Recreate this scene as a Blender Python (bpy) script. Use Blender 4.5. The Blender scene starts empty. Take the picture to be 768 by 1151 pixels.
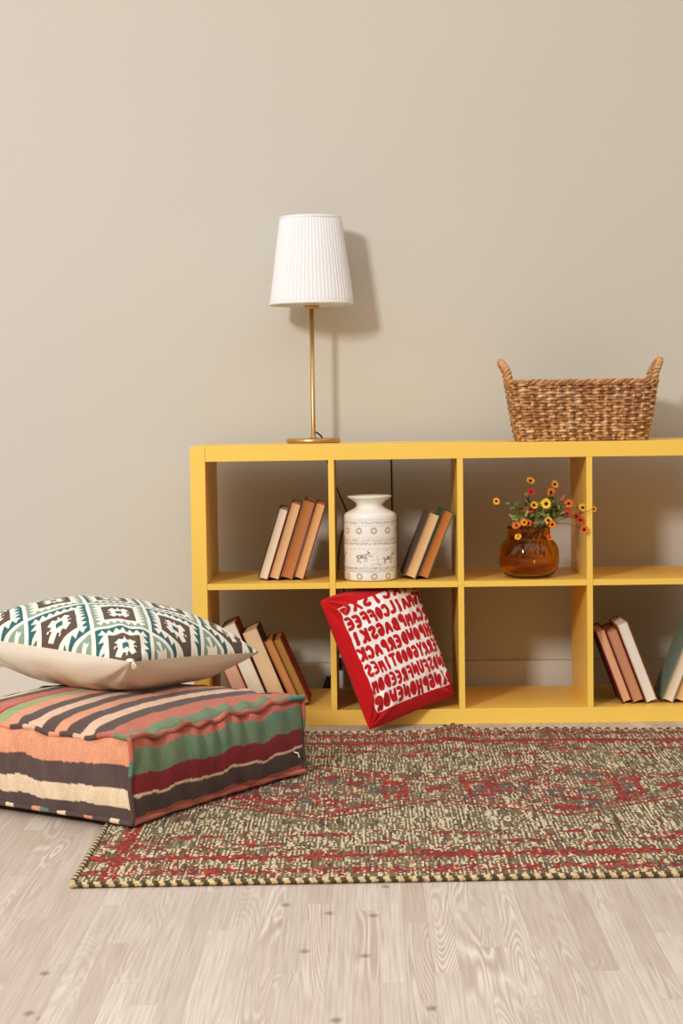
import bpy, bmesh, math, random
import numpy as np
from mathutils import Vector, Matrix, noise as mnoise
random.seed(7); rng = np.random.default_rng(11)
SC = bpy.context.scene; COL = SC.collection
R = math.radians; PI = math.pi
def lin(c):
    o = []
    for v in c[:3]:
        v = v/255.0
        o.append(v/12.92 if v <= .04045 else ((v+.055)/1.055)**2.4)
    return tuple(o)
def L4(c): return lin(c)+(1.0,)
def LA(c): return np.array(lin(c))

# ------------------------------------------------------------------ object helpers
def link(o, parent=None):
    COL.objects.link(o)
    if parent is not None: o.parent = parent
    return o
def tag(o, label=None, cat=None, group=None, kind=None):
    if label: o['label'] = label
    if cat: o['category'] = cat
    if group: o['group'] = group
    if kind: o['kind'] = kind
    return o
def thing(name, label, cat, loc=(0,0,0), rz=0, group=None):
    o = bpy.data.objects.new(name, None); o.empty_display_size = .05
    link(o); o.location = loc; o.rotation_euler = (0,0,rz)
    return tag(o, label, cat, group)
def mesh_obj(name, verts, faces, mat, parent=None, smooth=True, col=None, ccol=None, uv=None):
    me = bpy.data.meshes.new(name)
    me.from_pydata([tuple(v) for v in verts], [], [tuple(f) for f in faces])
    if smooth: me.polygons.foreach_set('use_smooth', [True]*len(me.polygons))
    if col is not None:
        a = me.color_attributes.new('Col', 'FLOAT_COLOR', 'POINT')
        c = np.ones((len(verts),4), np.float32); c[:,:3] = col
        a.data.foreach_set('color', c.ravel())
    if ccol is not None:
        a = me.color_attributes.new('Col', 'FLOAT_COLOR', 'CORNER')
        c = np.ones((len(me.loops),4), np.float32); c[:,:3] = ccol
        a.data.foreach_set('color', c.ravel())
    me.materials.append(mat); me.update()
    return link(bpy.data.objects.new(name, me), parent)
class MB:
    def __init__(s): s.v=[]; s.f=[]; s.c=[]
    def add(s, v, f, c=None):
        n=len(s.v); s.v += [tuple(p) for p in v]; s.f += [tuple(i+n for i in q) for q in f]
        if c is not None:
            c = list(c) if hasattr(c[0],'__len__') else [c]*len(v)
            s.c += c
    def build(s, name, mat, parent=None, smooth=True):
        return mesh_obj(name, s.v, s.f, mat, parent, smooth, col=np.array(s.c) if s.c else None)
def grid_faces(nu, nv, wrapu=False, wrapv=False, flip=False):
    f=[]
    for j in range(nv if wrapv else nv-1):
        for i in range(nu if wrapu else nu-1):
            a=j*nu+i; b=j*nu+(i+1)%nu; c=((j+1)%nv)*nu+(i+1)%nu; d=((j+1)%nv)*nu+i
            f.append((a,d,c,b) if flip else (a,b,c,d))
    return f
def box_obj(name, x0,x1,y0,y1,z0,z1, mat, parent=None, bev=.0012):
    bm = bmesh.new(); bmesh.ops.create_cube(bm, size=1)
    for v in bm.verts: v.co = Vector(((x0+x1)/2+v.co.x*(x1-x0),(y0+y1)/2+v.co.y*(y1-y0),(z0+z1)/2+v.co.z*(z1-z0)))
    if bev: bmesh.ops.bevel(bm, geom=bm.edges[:], offset=bev, segments=2, affect='EDGES', profile=.7)
    me = bpy.data.meshes.new(name); bm.to_mesh(me); bm.free(); me.materials.append(mat)
    return link(bpy.data.objects.new(name, me), parent)
def smooth_path(pts, n):
    P=[Vector(p) for p in pts]; out=[]
    P=[P[0]*2-P[1]]+P+[P[-1]*2-P[-2]]
    m=len(P)-3
    for k in range(n+1):
        t=k/n*m; i=min(int(t),m-1); u=t-i
        a,b,c,d=P[i:i+4]
        out.append(.5*((2*b)+(c-a)*u+(2*a-5*b+4*c-d)*u*u+(3*b-a-3*c+d)*u**3))
    return out
def tube(path, rad, seg=8, closed=False, caps=True, flat=1.0):
    n=len(path); v=[]; up=Vector((0,0,1)); prev=None
    for i,p in enumerate(path):
        a=path[(i-1)%n] if (closed or i>0) else p; b=path[(i+1)%n] if (closed or i<n-1) else p
        t=(b-a).normalized()
        if prev is None:
            x=t.cross(up)
            if x.length<.05: x=t.cross(Vector((0,1,0)))
            x.normalize()
        else:
            x=(prev-t*prev.dot(t)).normalized()
        prev=x; y=t.cross(x)
        r=rad(i/(n-1)) if callable(rad) else rad
        for k in range(seg):
            w=2*PI*k/seg; v.append(p+x*math.cos(w)*r+y*math.sin(w)*r*flat)
    f=grid_faces(seg,n,wrapu=True,wrapv=closed)
    if caps and not closed: f.append(tuple(range(seg-1,-1,-1))); f.append(tuple(range((n-1)*seg,n*seg)))
    return v,f
def lathe(profile, seg=96):
    v=[]
    for r,z in profile:
        for k in range(seg):
            w=2*PI*k/seg; v.append((r*math.cos(w), r*math.sin(w), z))
    return v, grid_faces(seg,len(profile),wrapu=True)
# numpy value noise
def hash2(ix,iy,s=0):
    h=np.sin(ix*127.1+iy*311.7+s*74.7)*43758.5453; return h-np.floor(h)
def vnoise(x,y,s=0):
    x=np.asarray(x,float); y=np.asarray(y,float)
    ix=np.floor(x); iy=np.floor(y); fx=x-ix; fy=y-iy; fx=fx*fx*(3-2*fx); fy=fy*fy*(3-2*fy)
    a=hash2(ix,iy,s); b=hash2(ix+1,iy,s); c=hash2(ix,iy+1,s); d=hash2(ix+1,iy+1,s)
    return (a*(1-fx)+b*fx)*(1-fy)+(c*(1-fx)+d*fx)*fy
def fbm(x,y,s=0,o=3):
    r=0; a=.5
    for k in range(o): r=r+a*vnoise(x*2**k,y*2**k,s+k); a*=.5
    return r
def sstep(a,b,x):
    t=np.clip((x-a)/(b-a),0,1); return t*t*(3-2*t)

# ------------------------------------------------------------------ materials
def mat(name, color=(200,200,200), rough=.6, metal=0, spec=.5, noise_scale=0, noise_amt=.1, bump=0, bump_scale=200, attr=False, sheen=0, stretch=(1,1,1)):
    m=bpy.data.materials.new(name); m.use_nodes=True; nt=m.node_tree; b=nt.nodes['Principled BSDF']
    b.inputs['Roughness'].default_value=rough; b.inputs['Metallic'].default_value=metal
    b.inputs['Specular IOR Level'].default_value=spec; b.inputs['Sheen Weight'].default_value=sheen
    b.inputs['Base Color'].default_value=L4(color)
    tc=nt.nodes.new('ShaderNodeTexCoord'); mp=nt.nodes.new('ShaderNodeMapping'); mp.inputs['Scale'].default_value=stretch
    nt.links.new(tc.outputs['Object'],mp.inputs['Vector'])
    src=None
    if attr:
        a=nt.nodes.new('ShaderNodeAttribute'); a.attribute_name='Col'; src=a.outputs['Color']
        nt.links.new(src,b.inputs['Base Color'])
    if noise_scale:
        n=nt.nodes.new('ShaderNodeTexNoise'); n.inputs['Scale'].default_value=noise_scale; n.inputs['Detail'].default_value=4
        nt.links.new(mp.outputs['Vector'],n.inputs['Vector'])
        r=nt.nodes.new('ShaderNodeMapRange'); r.inputs['From Min'].default_value=.3; r.inputs['From Max'].default_value=.7
        r.inputs['To Min'].default_value=1-noise_amt; r.inputs['To Max'].default_value=1+noise_amt
        nt.links.new(n.outputs['Fac'],r.inputs['Value'])
        x=nt.nodes.new('ShaderNodeVectorMath'); x.operation='SCALE'
        if src is not None: nt.links.new(src,x.inputs[0])
        else: x.inputs[0].default_value=lin(color)
        nt.links.new(r.outputs['Result'],x.inputs['Scale']); nt.links.new(x.outputs['Vector'],b.inputs['Base Color'])
    if bump:
        n=nt.nodes.new('ShaderNodeTexNoise'); n.inputs['Scale'].default_value=bump_scale; n.inputs['Detail'].default_value=3
        nt.links.new(mp.outputs['Vector'],n.inputs['Vector'])
        bp=nt.nodes.new('ShaderNodeBump'); bp.inputs['Strength'].default_value=bump; bp.inputs['Distance'].default_value=.001
        nt.links.new(n.outputs['Fac'],bp.inputs['Height']); nt.links.new(bp.outputs['Normal'],b.inputs['Normal'])
    return m
M={}
M['wall']=mat('wall_paint',(201,198,190),rough=.85,spec=.2,noise_scale=1.3,noise_amt=.012,bump=.08,bump_scale=260)
M['base']=mat('baseboard_paint',(212,206,196),rough=.6,spec=.3,noise_scale=3,noise_amt=.01)
M['yellow']=mat('yellow_lacquer',(244,203,100),rough=.42,spec=.4,noise_scale=4,noise_amt=.015,bump=.03,bump_scale=400)
M['brass']=mat('brushed_brass',(205,170,115),rough=.34,metal=1,noise_scale=60,noise_amt=.06,stretch=(1,1,.05))
M['shade']=None
M['black']=mat('black_rubber',(22,20,19),rough=.5,noise_scale=50,noise_amt=.1)
M['white_pl']=mat('white_plastic',(225,222,214),rough=.4,noise_scale=30,noise_amt=.02)
M['cotton']=mat('natural_cotton',(232,224,208),rough=.9,spec=.1,noise_scale=300,noise_amt=.05,bump=.3,bump_scale=900,sheen=.1)
M['cloth']=mat('dyed_cloth',attr=True,rough=.9,spec=.1,noise_scale=500,noise_amt=.10,bump=.35,bump_scale=900,sheen=.1)
M['kilim']=mat('flatwoven_wool',attr=True,rough=.95,spec=.05,noise_scale=420,noise_amt=.22,bump=.6,bump_scale=700,sheen=.15)
M['rug']=mat('looped_wool',attr=True,rough=.95,spec=.05,noise_scale=300,noise_amt=.25,bump=.8,bump_scale=500,sheen=.1)
M['wicker']=mat('woven_seagrass',attr=True,rough=.7,spec=.3,noise_scale=350,noise_amt=.35,bump=.7,bump_scale=600)
M['ceramic']=mat('glazed_ceramic',attr=True,rough=.35,spec=.5,noise_scale=60,noise_amt=.02)
M['petal']=mat('petal',attr=True,rough=.7,spec=.2,noise_scale=300,noise_amt=.08)
M['leaf']=mat('leaf',attr=True,rough=.6,spec=.3,noise_scale=150,noise_amt=.2)
def shade_mat():
    m=mat('pleated_fabric',(250,252,255),rough=.9,spec=.1,noise_scale=200,noise_amt=.02)
    nt=m.node_tree; b=nt.nodes['Principled BSDF']; out=nt.nodes['Material Output']
    tr=nt.nodes.new('ShaderNodeBsdfTranslucent'); tr.inputs['Color'].default_value=L4((250,250,250))
    mx=nt.nodes.new('ShaderNodeMixShader'); mx.inputs[0].default_value=.18
    nt.links.new(b.outputs[0],mx.inputs[1]); nt.links.new(tr.outputs[0],mx.inputs[2]); nt.links.new(mx.outputs[0],out.inputs[0])
    return m
M['shade']=shade_mat()
def glass_mat():
    m=bpy.data.materials.new('amber_glass'); m.use_nodes=True; b=m.node_tree.nodes['Principled BSDF']; nt=m.node_tree
    b.inputs['Transmission Weight'].default_value=1; b.inputs['Roughness'].default_value=.02; b.inputs['IOR'].default_value=1.45
    n=nt.nodes.new('ShaderNodeTexNoise'); n.inputs['Scale'].default_value=9; tc=nt.nodes.new('ShaderNodeTexCoord')
    nt.links.new(tc.outputs['Object'],n.inputs['Vector'])
    cr=nt.nodes.new('ShaderNodeMix'); cr.data_type='RGBA'; cr.inputs[6].default_value=(.84,.43,.07,1); cr.inputs[7].default_value=(.93,.55,.12,1)
    nt.links.new(n.outputs['Fac'],cr.inputs[0]); nt.links.new(cr.outputs[2],b.inputs['Base Color'])
    return m
M['glass']=glass_mat()
def pages_mat(name,c):
    m=mat(name,c,rough=.85,spec=.15); nt=m.node_tree; b=nt.nodes['Principled BSDF']
    tc=nt.nodes.new('ShaderNodeTexCoord'); mp=nt.nodes.new('ShaderNodeMapping'); mp.inputs['Scale'].default_value=(1300,40,6)
    n=nt.nodes.new('ShaderNodeTexNoise'); n.inputs['Scale'].default_value=1; n.inputs['Detail'].default_value=2
    nt.links.new(tc.outputs['Object'],mp.inputs['Vector']); nt.links.new(mp.outputs['Vector'],n.inputs['Vector'])
    mx=nt.nodes.new('ShaderNodeMix'); mx.data_type='RGBA'
    mx.inputs[6].default_value=tuple(v*.72 for v in lin(c))+(1,); mx.inputs[7].default_value=tuple(min(1,v*1.15) for v in lin(c))+(1,)
    nt.links.new(n.outputs['Fac'],mx.inputs[0]); nt.links.new(mx.outputs[2],b.inputs['Base Color'])
    bp=nt.nodes.new('ShaderNodeBump'); bp.inputs['Strength'].default_value=.4; bp.inputs['Distance'].default_value=.0005
    nt.links.new(n.outputs['Fac'],bp.inputs['Height']); nt.links.new(bp.outputs['Normal'],b.inputs['Normal'])
    return m
def floor_mat():
    m=bpy.data.materials.new('whitewashed_strip_floor'); m.use_nodes=True; nt=m.node_tree; b=nt.nodes['Principled BSDF']
    N=nt.nodes.new; K=nt.links.new
    def math_(op,a,b_=None,c_=None):
        n=N('ShaderNodeMath'); n.operation=op
        for i,x in enumerate((a,b_,c_)):
            if x is None: continue
            if isinstance(x,(int,float)): n.inputs[i].default_value=x
            else: K(x,n.inputs[i])
        return n.outputs[0]
    def comb(x,y,z=0):
        n=N('ShaderNodeCombineXYZ')
        for i,q in enumerate((x,y,z)):
            if isinstance(q,(int,float)): n.inputs[i].default_value=q
            else: K(q,n.inputs[i])
        return n.outputs[0]
    def white(v):
        n=N('ShaderNodeTexWhiteNoise'); n.noise_dimensions='3D'; K(v,n.inputs['Vector']); return n.outputs['Value']
    def noise(v,sc=1,det=3,dist=0):
        n=N('ShaderNodeTexNoise'); n.inputs['Scale'].default_value=sc; n.inputs['Detail'].default_value=det; n.inputs['Distortion'].default_value=dist; K(v,n.inputs['Vector']); return n.outputs['Fac']
    def ramp(x,a,b_,lo=0.,hi=1.):
        n=N('ShaderNodeMapRange'); n.inputs[1].default_value=a; n.inputs[2].default_value=b_; n.inputs[3].default_value=lo; n.inputs[4].default_value=hi; K(x,n.inputs[0]); return n.outputs[0]
    def mix(f,a,b_):
        n=N('ShaderNodeMix'); n.data_type='RGBA'
        if isinstance(f,(int,float)): n.inputs[0].default_value=f
        else: K(f,n.inputs[0])
        for i,q in ((6,a),(7,b_)):
            if isinstance(q,tuple): n.inputs[i].default_value=q
            else: K(q,n.inputs[i])
        return n.outputs[2]
    tc=N('ShaderNodeTexCoord'); sp=N('ShaderNodeSeparateXYZ'); K(tc.outputs['Object'],sp.inputs[0]); X,Y=sp.outputs[0],sp.outputs[1]
    W=.041
    xs=math_('DIVIDE',X,W); ix=math_('FLOOR',xs); fx=math_('FRACT',xs)
    r1=white(comb(ix,3.3,1))
    ys=math_('ADD',math_('DIVIDE',Y,.85),math_('MULTIPLY',r1,7.0)); iy=math_('FLOOR',ys); fy=math_('FRACT',ys)
    r2=white(comb(ix,iy,2)); r3=white(comb(ix,iy,5)); r4=white(comb(ix,iy,9))
    tone=mix(r2,L4((190,175,162)),L4((210,197,185)))
    tone=mix(ramp(r3,.6,1.,0,.40),tone,L4((182,164,149)))
    tone=mix(ramp(r4,.75,1.,0,.4),tone,L4((205,186,170)))
    # fine fibre
    g1=noise(comb(math_('MULTIPLY',X,260.),math_('MULTIPLY',Y,6.),math_('MULTIPLY',r2,40.)),1,4)
    tone=mix(ramp(g1,.35,.70,0,.50),tone,L4((156,136,120)))
    # cathedral rings : contours of a stretched noise
    g2=noise(comb(math_('MULTIPLY',X,13.),math_('MULTIPLY',Y,1.1),math_('MULTIPLY',r3,60.)),1,1.5,.4)
    ring=math_('SINE',math_('MULTIPLY',g2,190.))
    vis=math_('MULTIPLY',ramp(r4,.35,.75,0.,1.),ramp(noise(comb(math_('MULTIPLY',X,5.),math_('MULTIPLY',Y,3.),r3),1,2),.42,.62,.1,1.))
    tone=mix(math_('MULTIPLY',ramp(ring,.2,1.,0,.50),vis),tone,L4((228,219,208)))
    tone=mix(math_('MULTIPLY',ramp(ring,-.1,-1.,0,.48),vis),tone,L4((166,141,123)))
    # cloudy patches
    g3=noise(comb(math_('MULTIPLY',X,14.),math_('MULTIPLY',Y,5.),math_('MULTIPLY',r4,30.)),1,3)
    tone=mix(ramp(g3,.5,.8,0,.35),tone,L4((170,154,141)))
    # knots
    v=N('ShaderNodeTexVoronoi'); v.voronoi_dimensions='2D'; v.inputs['Scale'].default_value=1; K(comb(math_('MULTIPLY',X,7.),math_('MULTIPLY',Y,5.0),0.),v.inputs['Vector'])
    kd=math_('ADD',v.outputs['Distance'],math_('MULTIPLY',noise(comb(math_('MULTIPLY',X,120.),math_('MULTIPLY',Y,60.)),1,2),.05))
    kp=ramp(white(comb(v.outputs['Position'] if False else math_('FLOOR',math_('MULTIPLY',X,3.5)),math_('FLOOR',math_('MULTIPLY',Y,2.5)),4)),.55,.6,0,1)
    tone=mix(math_('MULTIPLY',ramp(kd,.105,.05,0,.66),kp),tone,L4((120,94,76)))
    # joints
    e=math_('MINIMUM',fx,math_('SUBTRACT',1.,fx)); e2=math_('MINIMUM',fy,math_('SUBTRACT',1.,fy))
    j=math_('MAXIMUM',ramp(e,.035,.0,0,1),ramp(e2,.0025,.0,0,1))
    tone=mix(math_('MULTIPLY',j,.30),tone,L4((160,140,124)))
    K(tone,b.inputs['Base Color']); b.inputs['Roughness'].default_value=.5; b.inputs['Specular IOR Level'].default_value=.35
    bp=N('ShaderNodeBump'); bp.inputs['Strength'].default_value=.12; bp.inputs['Distance'].default_value=.001
    K(math_('SUBTRACT',g1,j),bp.inputs['Height']); K(bp.outputs['Normal'],b.inputs['Normal'])
    return m
M['floor']=floor_mat()

# ------------------------------------------------------------------ the room
YW=.463
def struct(o): o['kind']='structure'; return o
struct(box_obj('floor',-3.2,4.2,-6.2,YW,-.05,0,M['floor'],bev=0))
struct(box_obj('wall_back',-3.2,4.2,YW,YW+.1,-.05,2.8,M['wall'],bev=0))
struct(box_obj('baseboard_back',-3.2,4.2,YW-.012,YW,0,.108,M['base'],bev=.0015))

struct(box_obj('shadow_line_1',-3.2,4.2,YW-.0125,YW,.108,.1098,mat('shadow_gap',(182,168,150),rough=.9,noise_scale=8,noise_amt=.05),bev=0))  # thin strip, its dark colour stands for the shadow gap above the baseboard

# ------------------------------------------------------------------ bookcase
bc=thing('bookcase','long low yellow open bookcase of eight square compartments standing by the beige wall','bookcase')
Wd,Hh,Dp,T,t_=1.47,.77,.39,.041,.016
box_obj('side_panel',0,T,0,Dp,0,Hh,M['yellow'],bc); box_obj('side_panel',Wd-T,Wd,0,Dp,0,Hh,M['yellow'],bc)
box_obj('top_panel',T+.0004,Wd-T-.0004,0.0006,Dp,Hh-.042,Hh-.0005,M['yellow'],bc)
box_obj('bottom_panel',T+.0004,Wd-T-.0004,0.0006,Dp,0,.042,M['yellow'],bc)
cx=[T+k*(.335+t_) for k in range(5)]
for k in (1,2,3): box_obj('divider',cx[k]-t_,cx[k],.001,Dp,.042,Hh-.042,M['yellow'],bc,.0008)
for k in range(4): box_obj('shelf_board',cx[k]+.0003,cx[k]+.3347,.0015,Dp,.377,.393,M['yellow'],bc,.0008)
Z1,Z0=.393,.042

# ------------------------------------------------------------------ table lamp
lp=thing('table_lamp','brass table lamp with white pleated shade standing on the yellow bookcase','lamp',(.3285,.31,.77))
v,f=lathe([(0,0),(.074,0),(.0768,.0015),(.078,.004),(.078,.009),(.0765,.0115),(.074,.0125),(.02,.0128),(.009,.014),(.0065,.02)],96)
mesh_obj('base',v,f,M['brass'],lp)
v,f=lathe([(.0062,.012),(.0062,.385),(0,.386)],32); mesh_obj('pole',v,f,M['brass'],lp)
v,f=lathe([(0,.383),(.017,.384),(.0215,.386),(.0215,.394),(.018,.396),(.016,.44),(0,.441)],40); mesh_obj('socket',v,f,M['brass'],lp)
v,f=lathe([(.0225,.394),(.0225,.405),(.019,.4055),(.019,.394)],40); mesh_obj('socket_collar',v,f,M['white_pl'],lp)
bulb=[(.013,.441),(.015,.455)]+[(.028*math.sin(a)+.001,.487-.028*math.cos(a)) for a in [0.6+k*.25 for k in range(11)]]
v,f=lathe(bulb,32); mesh_obj('bulb',v,f,M['white_pl'],lp)
# pleated shade: 84 pleats
def shade_ring(z,rb,rt,n=64*8,amp=.0026,sg=1):
    t=(z-.397)/.249; r0=rb+(rt-rb)*t; out=[]
    for k in range(n):
        w=2*PI*k/n; ph=(k%8)/8
        a=amp*(1-abs(2*ph-1)**.6)*(1+.5*math.sin(k//8*12.9))
        out.append(((r0+a+.0004*math.sin(7*w+z*30))*math.cos(w),(r0+a)*math.sin(w),z))
    return out
v=[];zs=[.397+.249*k/16 for k in range(17)]
for z in zs: v+=shade_ring(z,.1195,.0865)
for z in reversed(zs): v+=[(x*.985,y*.985,zz) for x,y,zz in shade_ring(z,.1195,.0865)]
sh=mesh_obj('lamp_shade',v,grid_faces(64*8,34,wrapu=True,wrapv=True),M['shade'],lp)
for (r,z) in ((.121,.400),(.0882,.643)):
    v,f=lathe([(r,z-.004),(r+.0012,z-.003),(r+.0012,z+.003),(r,z+.004),(r-.0022,z+.004),(r-.0022,z-.004),(r,z-.004)],96)
    mesh_obj('trim_band',v,f,M['shade'],sh)
sp=MB()
for k in range(3):
    w=2*PI*k/3+.4; sp.add(*tube([Vector((.017*math.cos(w),.017*math.sin(w),.43)),Vector((.1175*math.cos(w),.1175*math.sin(w),.405))],.0012,6))
sp.build('shade_support',M['brass'],sh)
cd=[(.006,.004,.030),(.011,.012,.028),(.022,.022,.018),(.026,.035,.008),(.027,.06,.003),(.028,.079,.003),(.030,.088,-.01),(.032,.098,-.04),(.048,.112,-.09),(.066,.125,-.145),(.090,.13,-.205),(.094,.13,-.235),(.075,.13,-.28),(.064,.132,-.36),(.068,.135,-.41),(.082,.135,-.45),(.083,.135,-.50),(.070,.138,-.60),(.050,.14,-.67),(.030,.135,-.715)]
v,f=tube(smooth_path([(a_,min(b_,.126),c_) for a_,b_,c_ in cd],160),.0024,8); cord=mesh_obj('cord',v,f,M['black'],lp)
pm=MB(); pm.add(*tube([Vector((.030,.126,-.70)),Vector((.026,.124,-.725)),Vector((.018,.120,-.755))],lambda t:.006+.008*t,14)); pm.add(*tube([Vector((.06,.128,-.645)),Vector((.06,.130,-.675))],.009,12))
pm.build('plug',M['black'],cord)

hc=thing('power_cable','straight black cable hanging down the wall behind the white patterned vase','cable',(.554,.40,0))
v,f=tube(smooth_path([(0,.0,.765),(0,.012,.74),(.001,.02,.6),(0,.03,.4),(.002,.04,.2),(.0,.042,.03),(.02,.04,.004),(.07,.036,.004)],80),.0026,8)
mesh_obj('cord',v,f,M['black'],hc)

# ------------------------------------------------------------------ books
def book(x,y,z,t,h,d,ang,side,cover,pages,yaw=0,label='',group='',ct=.0022,ribbon=None):
    """side=+1 leans to the right (pivot bottom right), -1 leans to the left (pivot bottom left)"""
    root=thing('book',label,'book',(x,y,z),0,group)
    rot=Matrix.Rotation(R(yaw),4,'Z')@Matrix.Rotation(R(ang)*side,4,'Y')
    ox=-t if side>0 else 0
    cm=mat('cloth_cover',cover,rough=.75,spec=.3,noise_scale=60,noise_amt=.12,bump=.2,bump_scale=700)
    b=MB()
    def bx(x0,x1,y0,y1,z0,z1,mb,nb=1):
        vs=[(ox+xx,yy,zz) for zz in (z0,z1) for yy in (y0,y1) for xx in (x0,x1)]
        mb.add([rot@Vector(p) for p in vs],[(0,2,3,1),(4,5,7,6),(0,1,5,4),(2,6,7,3),(0,4,6,2),(1,3,7,5)])
    # boards
    bx(0,ct,0,d-.002,0,h,b); bx(t-ct,t,0,d-.002,0,h,b)
    # rounded spine
    n=10; vs=[]
    for zz in (0,h):
        for k in range(n+1):
            u=k/n; xx=u*t; yy=d-.003+.006*math.sin(PI*u); vs.append((ox+xx,yy,zz))
        for k in range(n+1):
            u=1-k/n; xx=ct*.5+u*(t-ct); yy=d-.0055+.006*math.sin(PI*u); vs.append((ox+xx,yy,zz))
    m=2*(n+1); fs=[(k,(k+1)%m,m+(k+1)%m,m+k) for k in range(m)]
    for k in range(n): fs.append((k,k+1,m-2-k,m-1-k)); fs.append((m+k,m+m-1-k,m+m-2-k,m+k+1))
    b.add([rot@Vector(p) for p in vs],fs)
    cv=b.build('cover',cm,root,smooth=False)
    # page block with a concave fore edge
    pb=MB(); n=12; vs=[]
    ins=.0028
    for zz in (ins,h-ins):
        for k in range(n+1):
            u=k/n; vs.append((ox+ct+.0001+u*(t-2*ct-.0002), ins+.0035*math.sin(PI*u), zz))
        for k in range(n+1):
            u=1-k/n; vs.append((ox+ct+.0001+u*(t-2*ct-.0002), d-.006+.005*math.sin(PI*u), zz))
    m=2*(n+1); fs=[(k,(k+1)%m,m+(k+1)%m,m+k) for k in range(m)]
    for k in range(n): fs.append((k,k+1,m-2-k,m-1-k)); fs.append((m+k,m+m-1-k,m+m-2-k,m+k+1))
    po=mesh_obj('pages',vs,fs,pages_mat('page_edges',pages),root,smooth=False); po.matrix_local=rot
    return root
g='old books leaning in the upper left compartment'
book(.2015,.082,Z1,.0275,.205,.14,17.5,1,(52,44,40),(232,212,188),label='leftmost pale-paged book with dark cover in the upper left compartment',group=g)
book(.2325,.080,Z1,.0290,.221,.145,17.5,1,(128,48,38),(226,184,142),label='reddish covered book with tan pages, second from left in upper left compartment',group=g)
book(.2690,.084,Z1,.0330,.226,.145,17.5,1,(150,128,108),(190,128,82),label='thickest book with darkest brown pages in the upper left compartment',group=g)
book(.3010,.081,Z1,.0280,.219,.145,17.5,1,(140,56,42),(224,176,128),label='rightmost red-brown book leaning on the divider in the upper left compartment',group=g)
g='two small books leaning beside the patterned vase'
book(.6120,.060,Z1,.0330,.190,.125,22,1,(112,92,82),(226,188,142),yaw=5,label='thick small book with grey-brown cover nearest the white patterned vase',group=g,ct=.003)
book(.6460,.058,Z1,.0290,.198,.125,22,1,(84,98,78),(196,128,72),yaw=5,label='green-covered book with orange-brown pages right of the white vase',group=g)
g='books leaning in the lower left compartment'
book(.2940,.075,Z0,.0230,.200,.15,23.5,-1,(138,44,34),(176,138,72),label='rightmost olive-gold paged book with red cover in the lower left compartment',group=g)
book(.2680,.072,Z0,.0235,.197,.15,23.5,-1,(150,100,56),(206,148,92),label='orange-tan paged book second from right in the lower left compartment',group=g)
book(.2110,.070,Z0,.0460,.222,.15,22,-1,(92,62,52),(232,200,162),label='thick beige-paged book with brown cover in the lower left compartment',group=g)
book(.1620,.072,Z0,.0430,.240,.15,22.5,-1,(136,52,40),(240,230,212),label='white-paged book partly behind the cushion in the lower left compartment',group=g)
book(.1165,.074,Z0,.0410,.192,.15,22.5,-1,(168,58,44),(232,192,166),label='leftmost pinkish-paged book half hidden by the patterned cushion',group=g)
g='books leaning in the lower right compartment'
book(1.1815,.052,Z0,.0270,.213,.15,20.4,-1,(112,36,40),(232,184,144),label='dark red book leaning on the divider in the lower right compartment',group=g,ct=.003)
book(1.2110,.050,Z0,.0300,.212,.15,20.4,-1,(140,76,62),(206,152,118),label='brown-paged book between the dark red and white-paged books, lower right compartment',group=g)
book(1.2470,.047,Z0,.0310,.234,.15,20.6,-1,(176,116,66),(240,232,220),yaw=1,label='tall white-paged book with tan cover in the lower right compartment',group=g)
book(1.3190,.050,Z0,.0320,.262,.16,21.5,1,(132,146,128),(232,214,190),label='large grey-green book leaning right in the lower right compartment',group=g,ct=.003)
book(1.3530,.050,Z0,.0310,.235,.15,21.5,1,(196,104,48),(232,196,150),label='orange-covered book leaning behind the grey-green book at the right edge',group=g)

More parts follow.
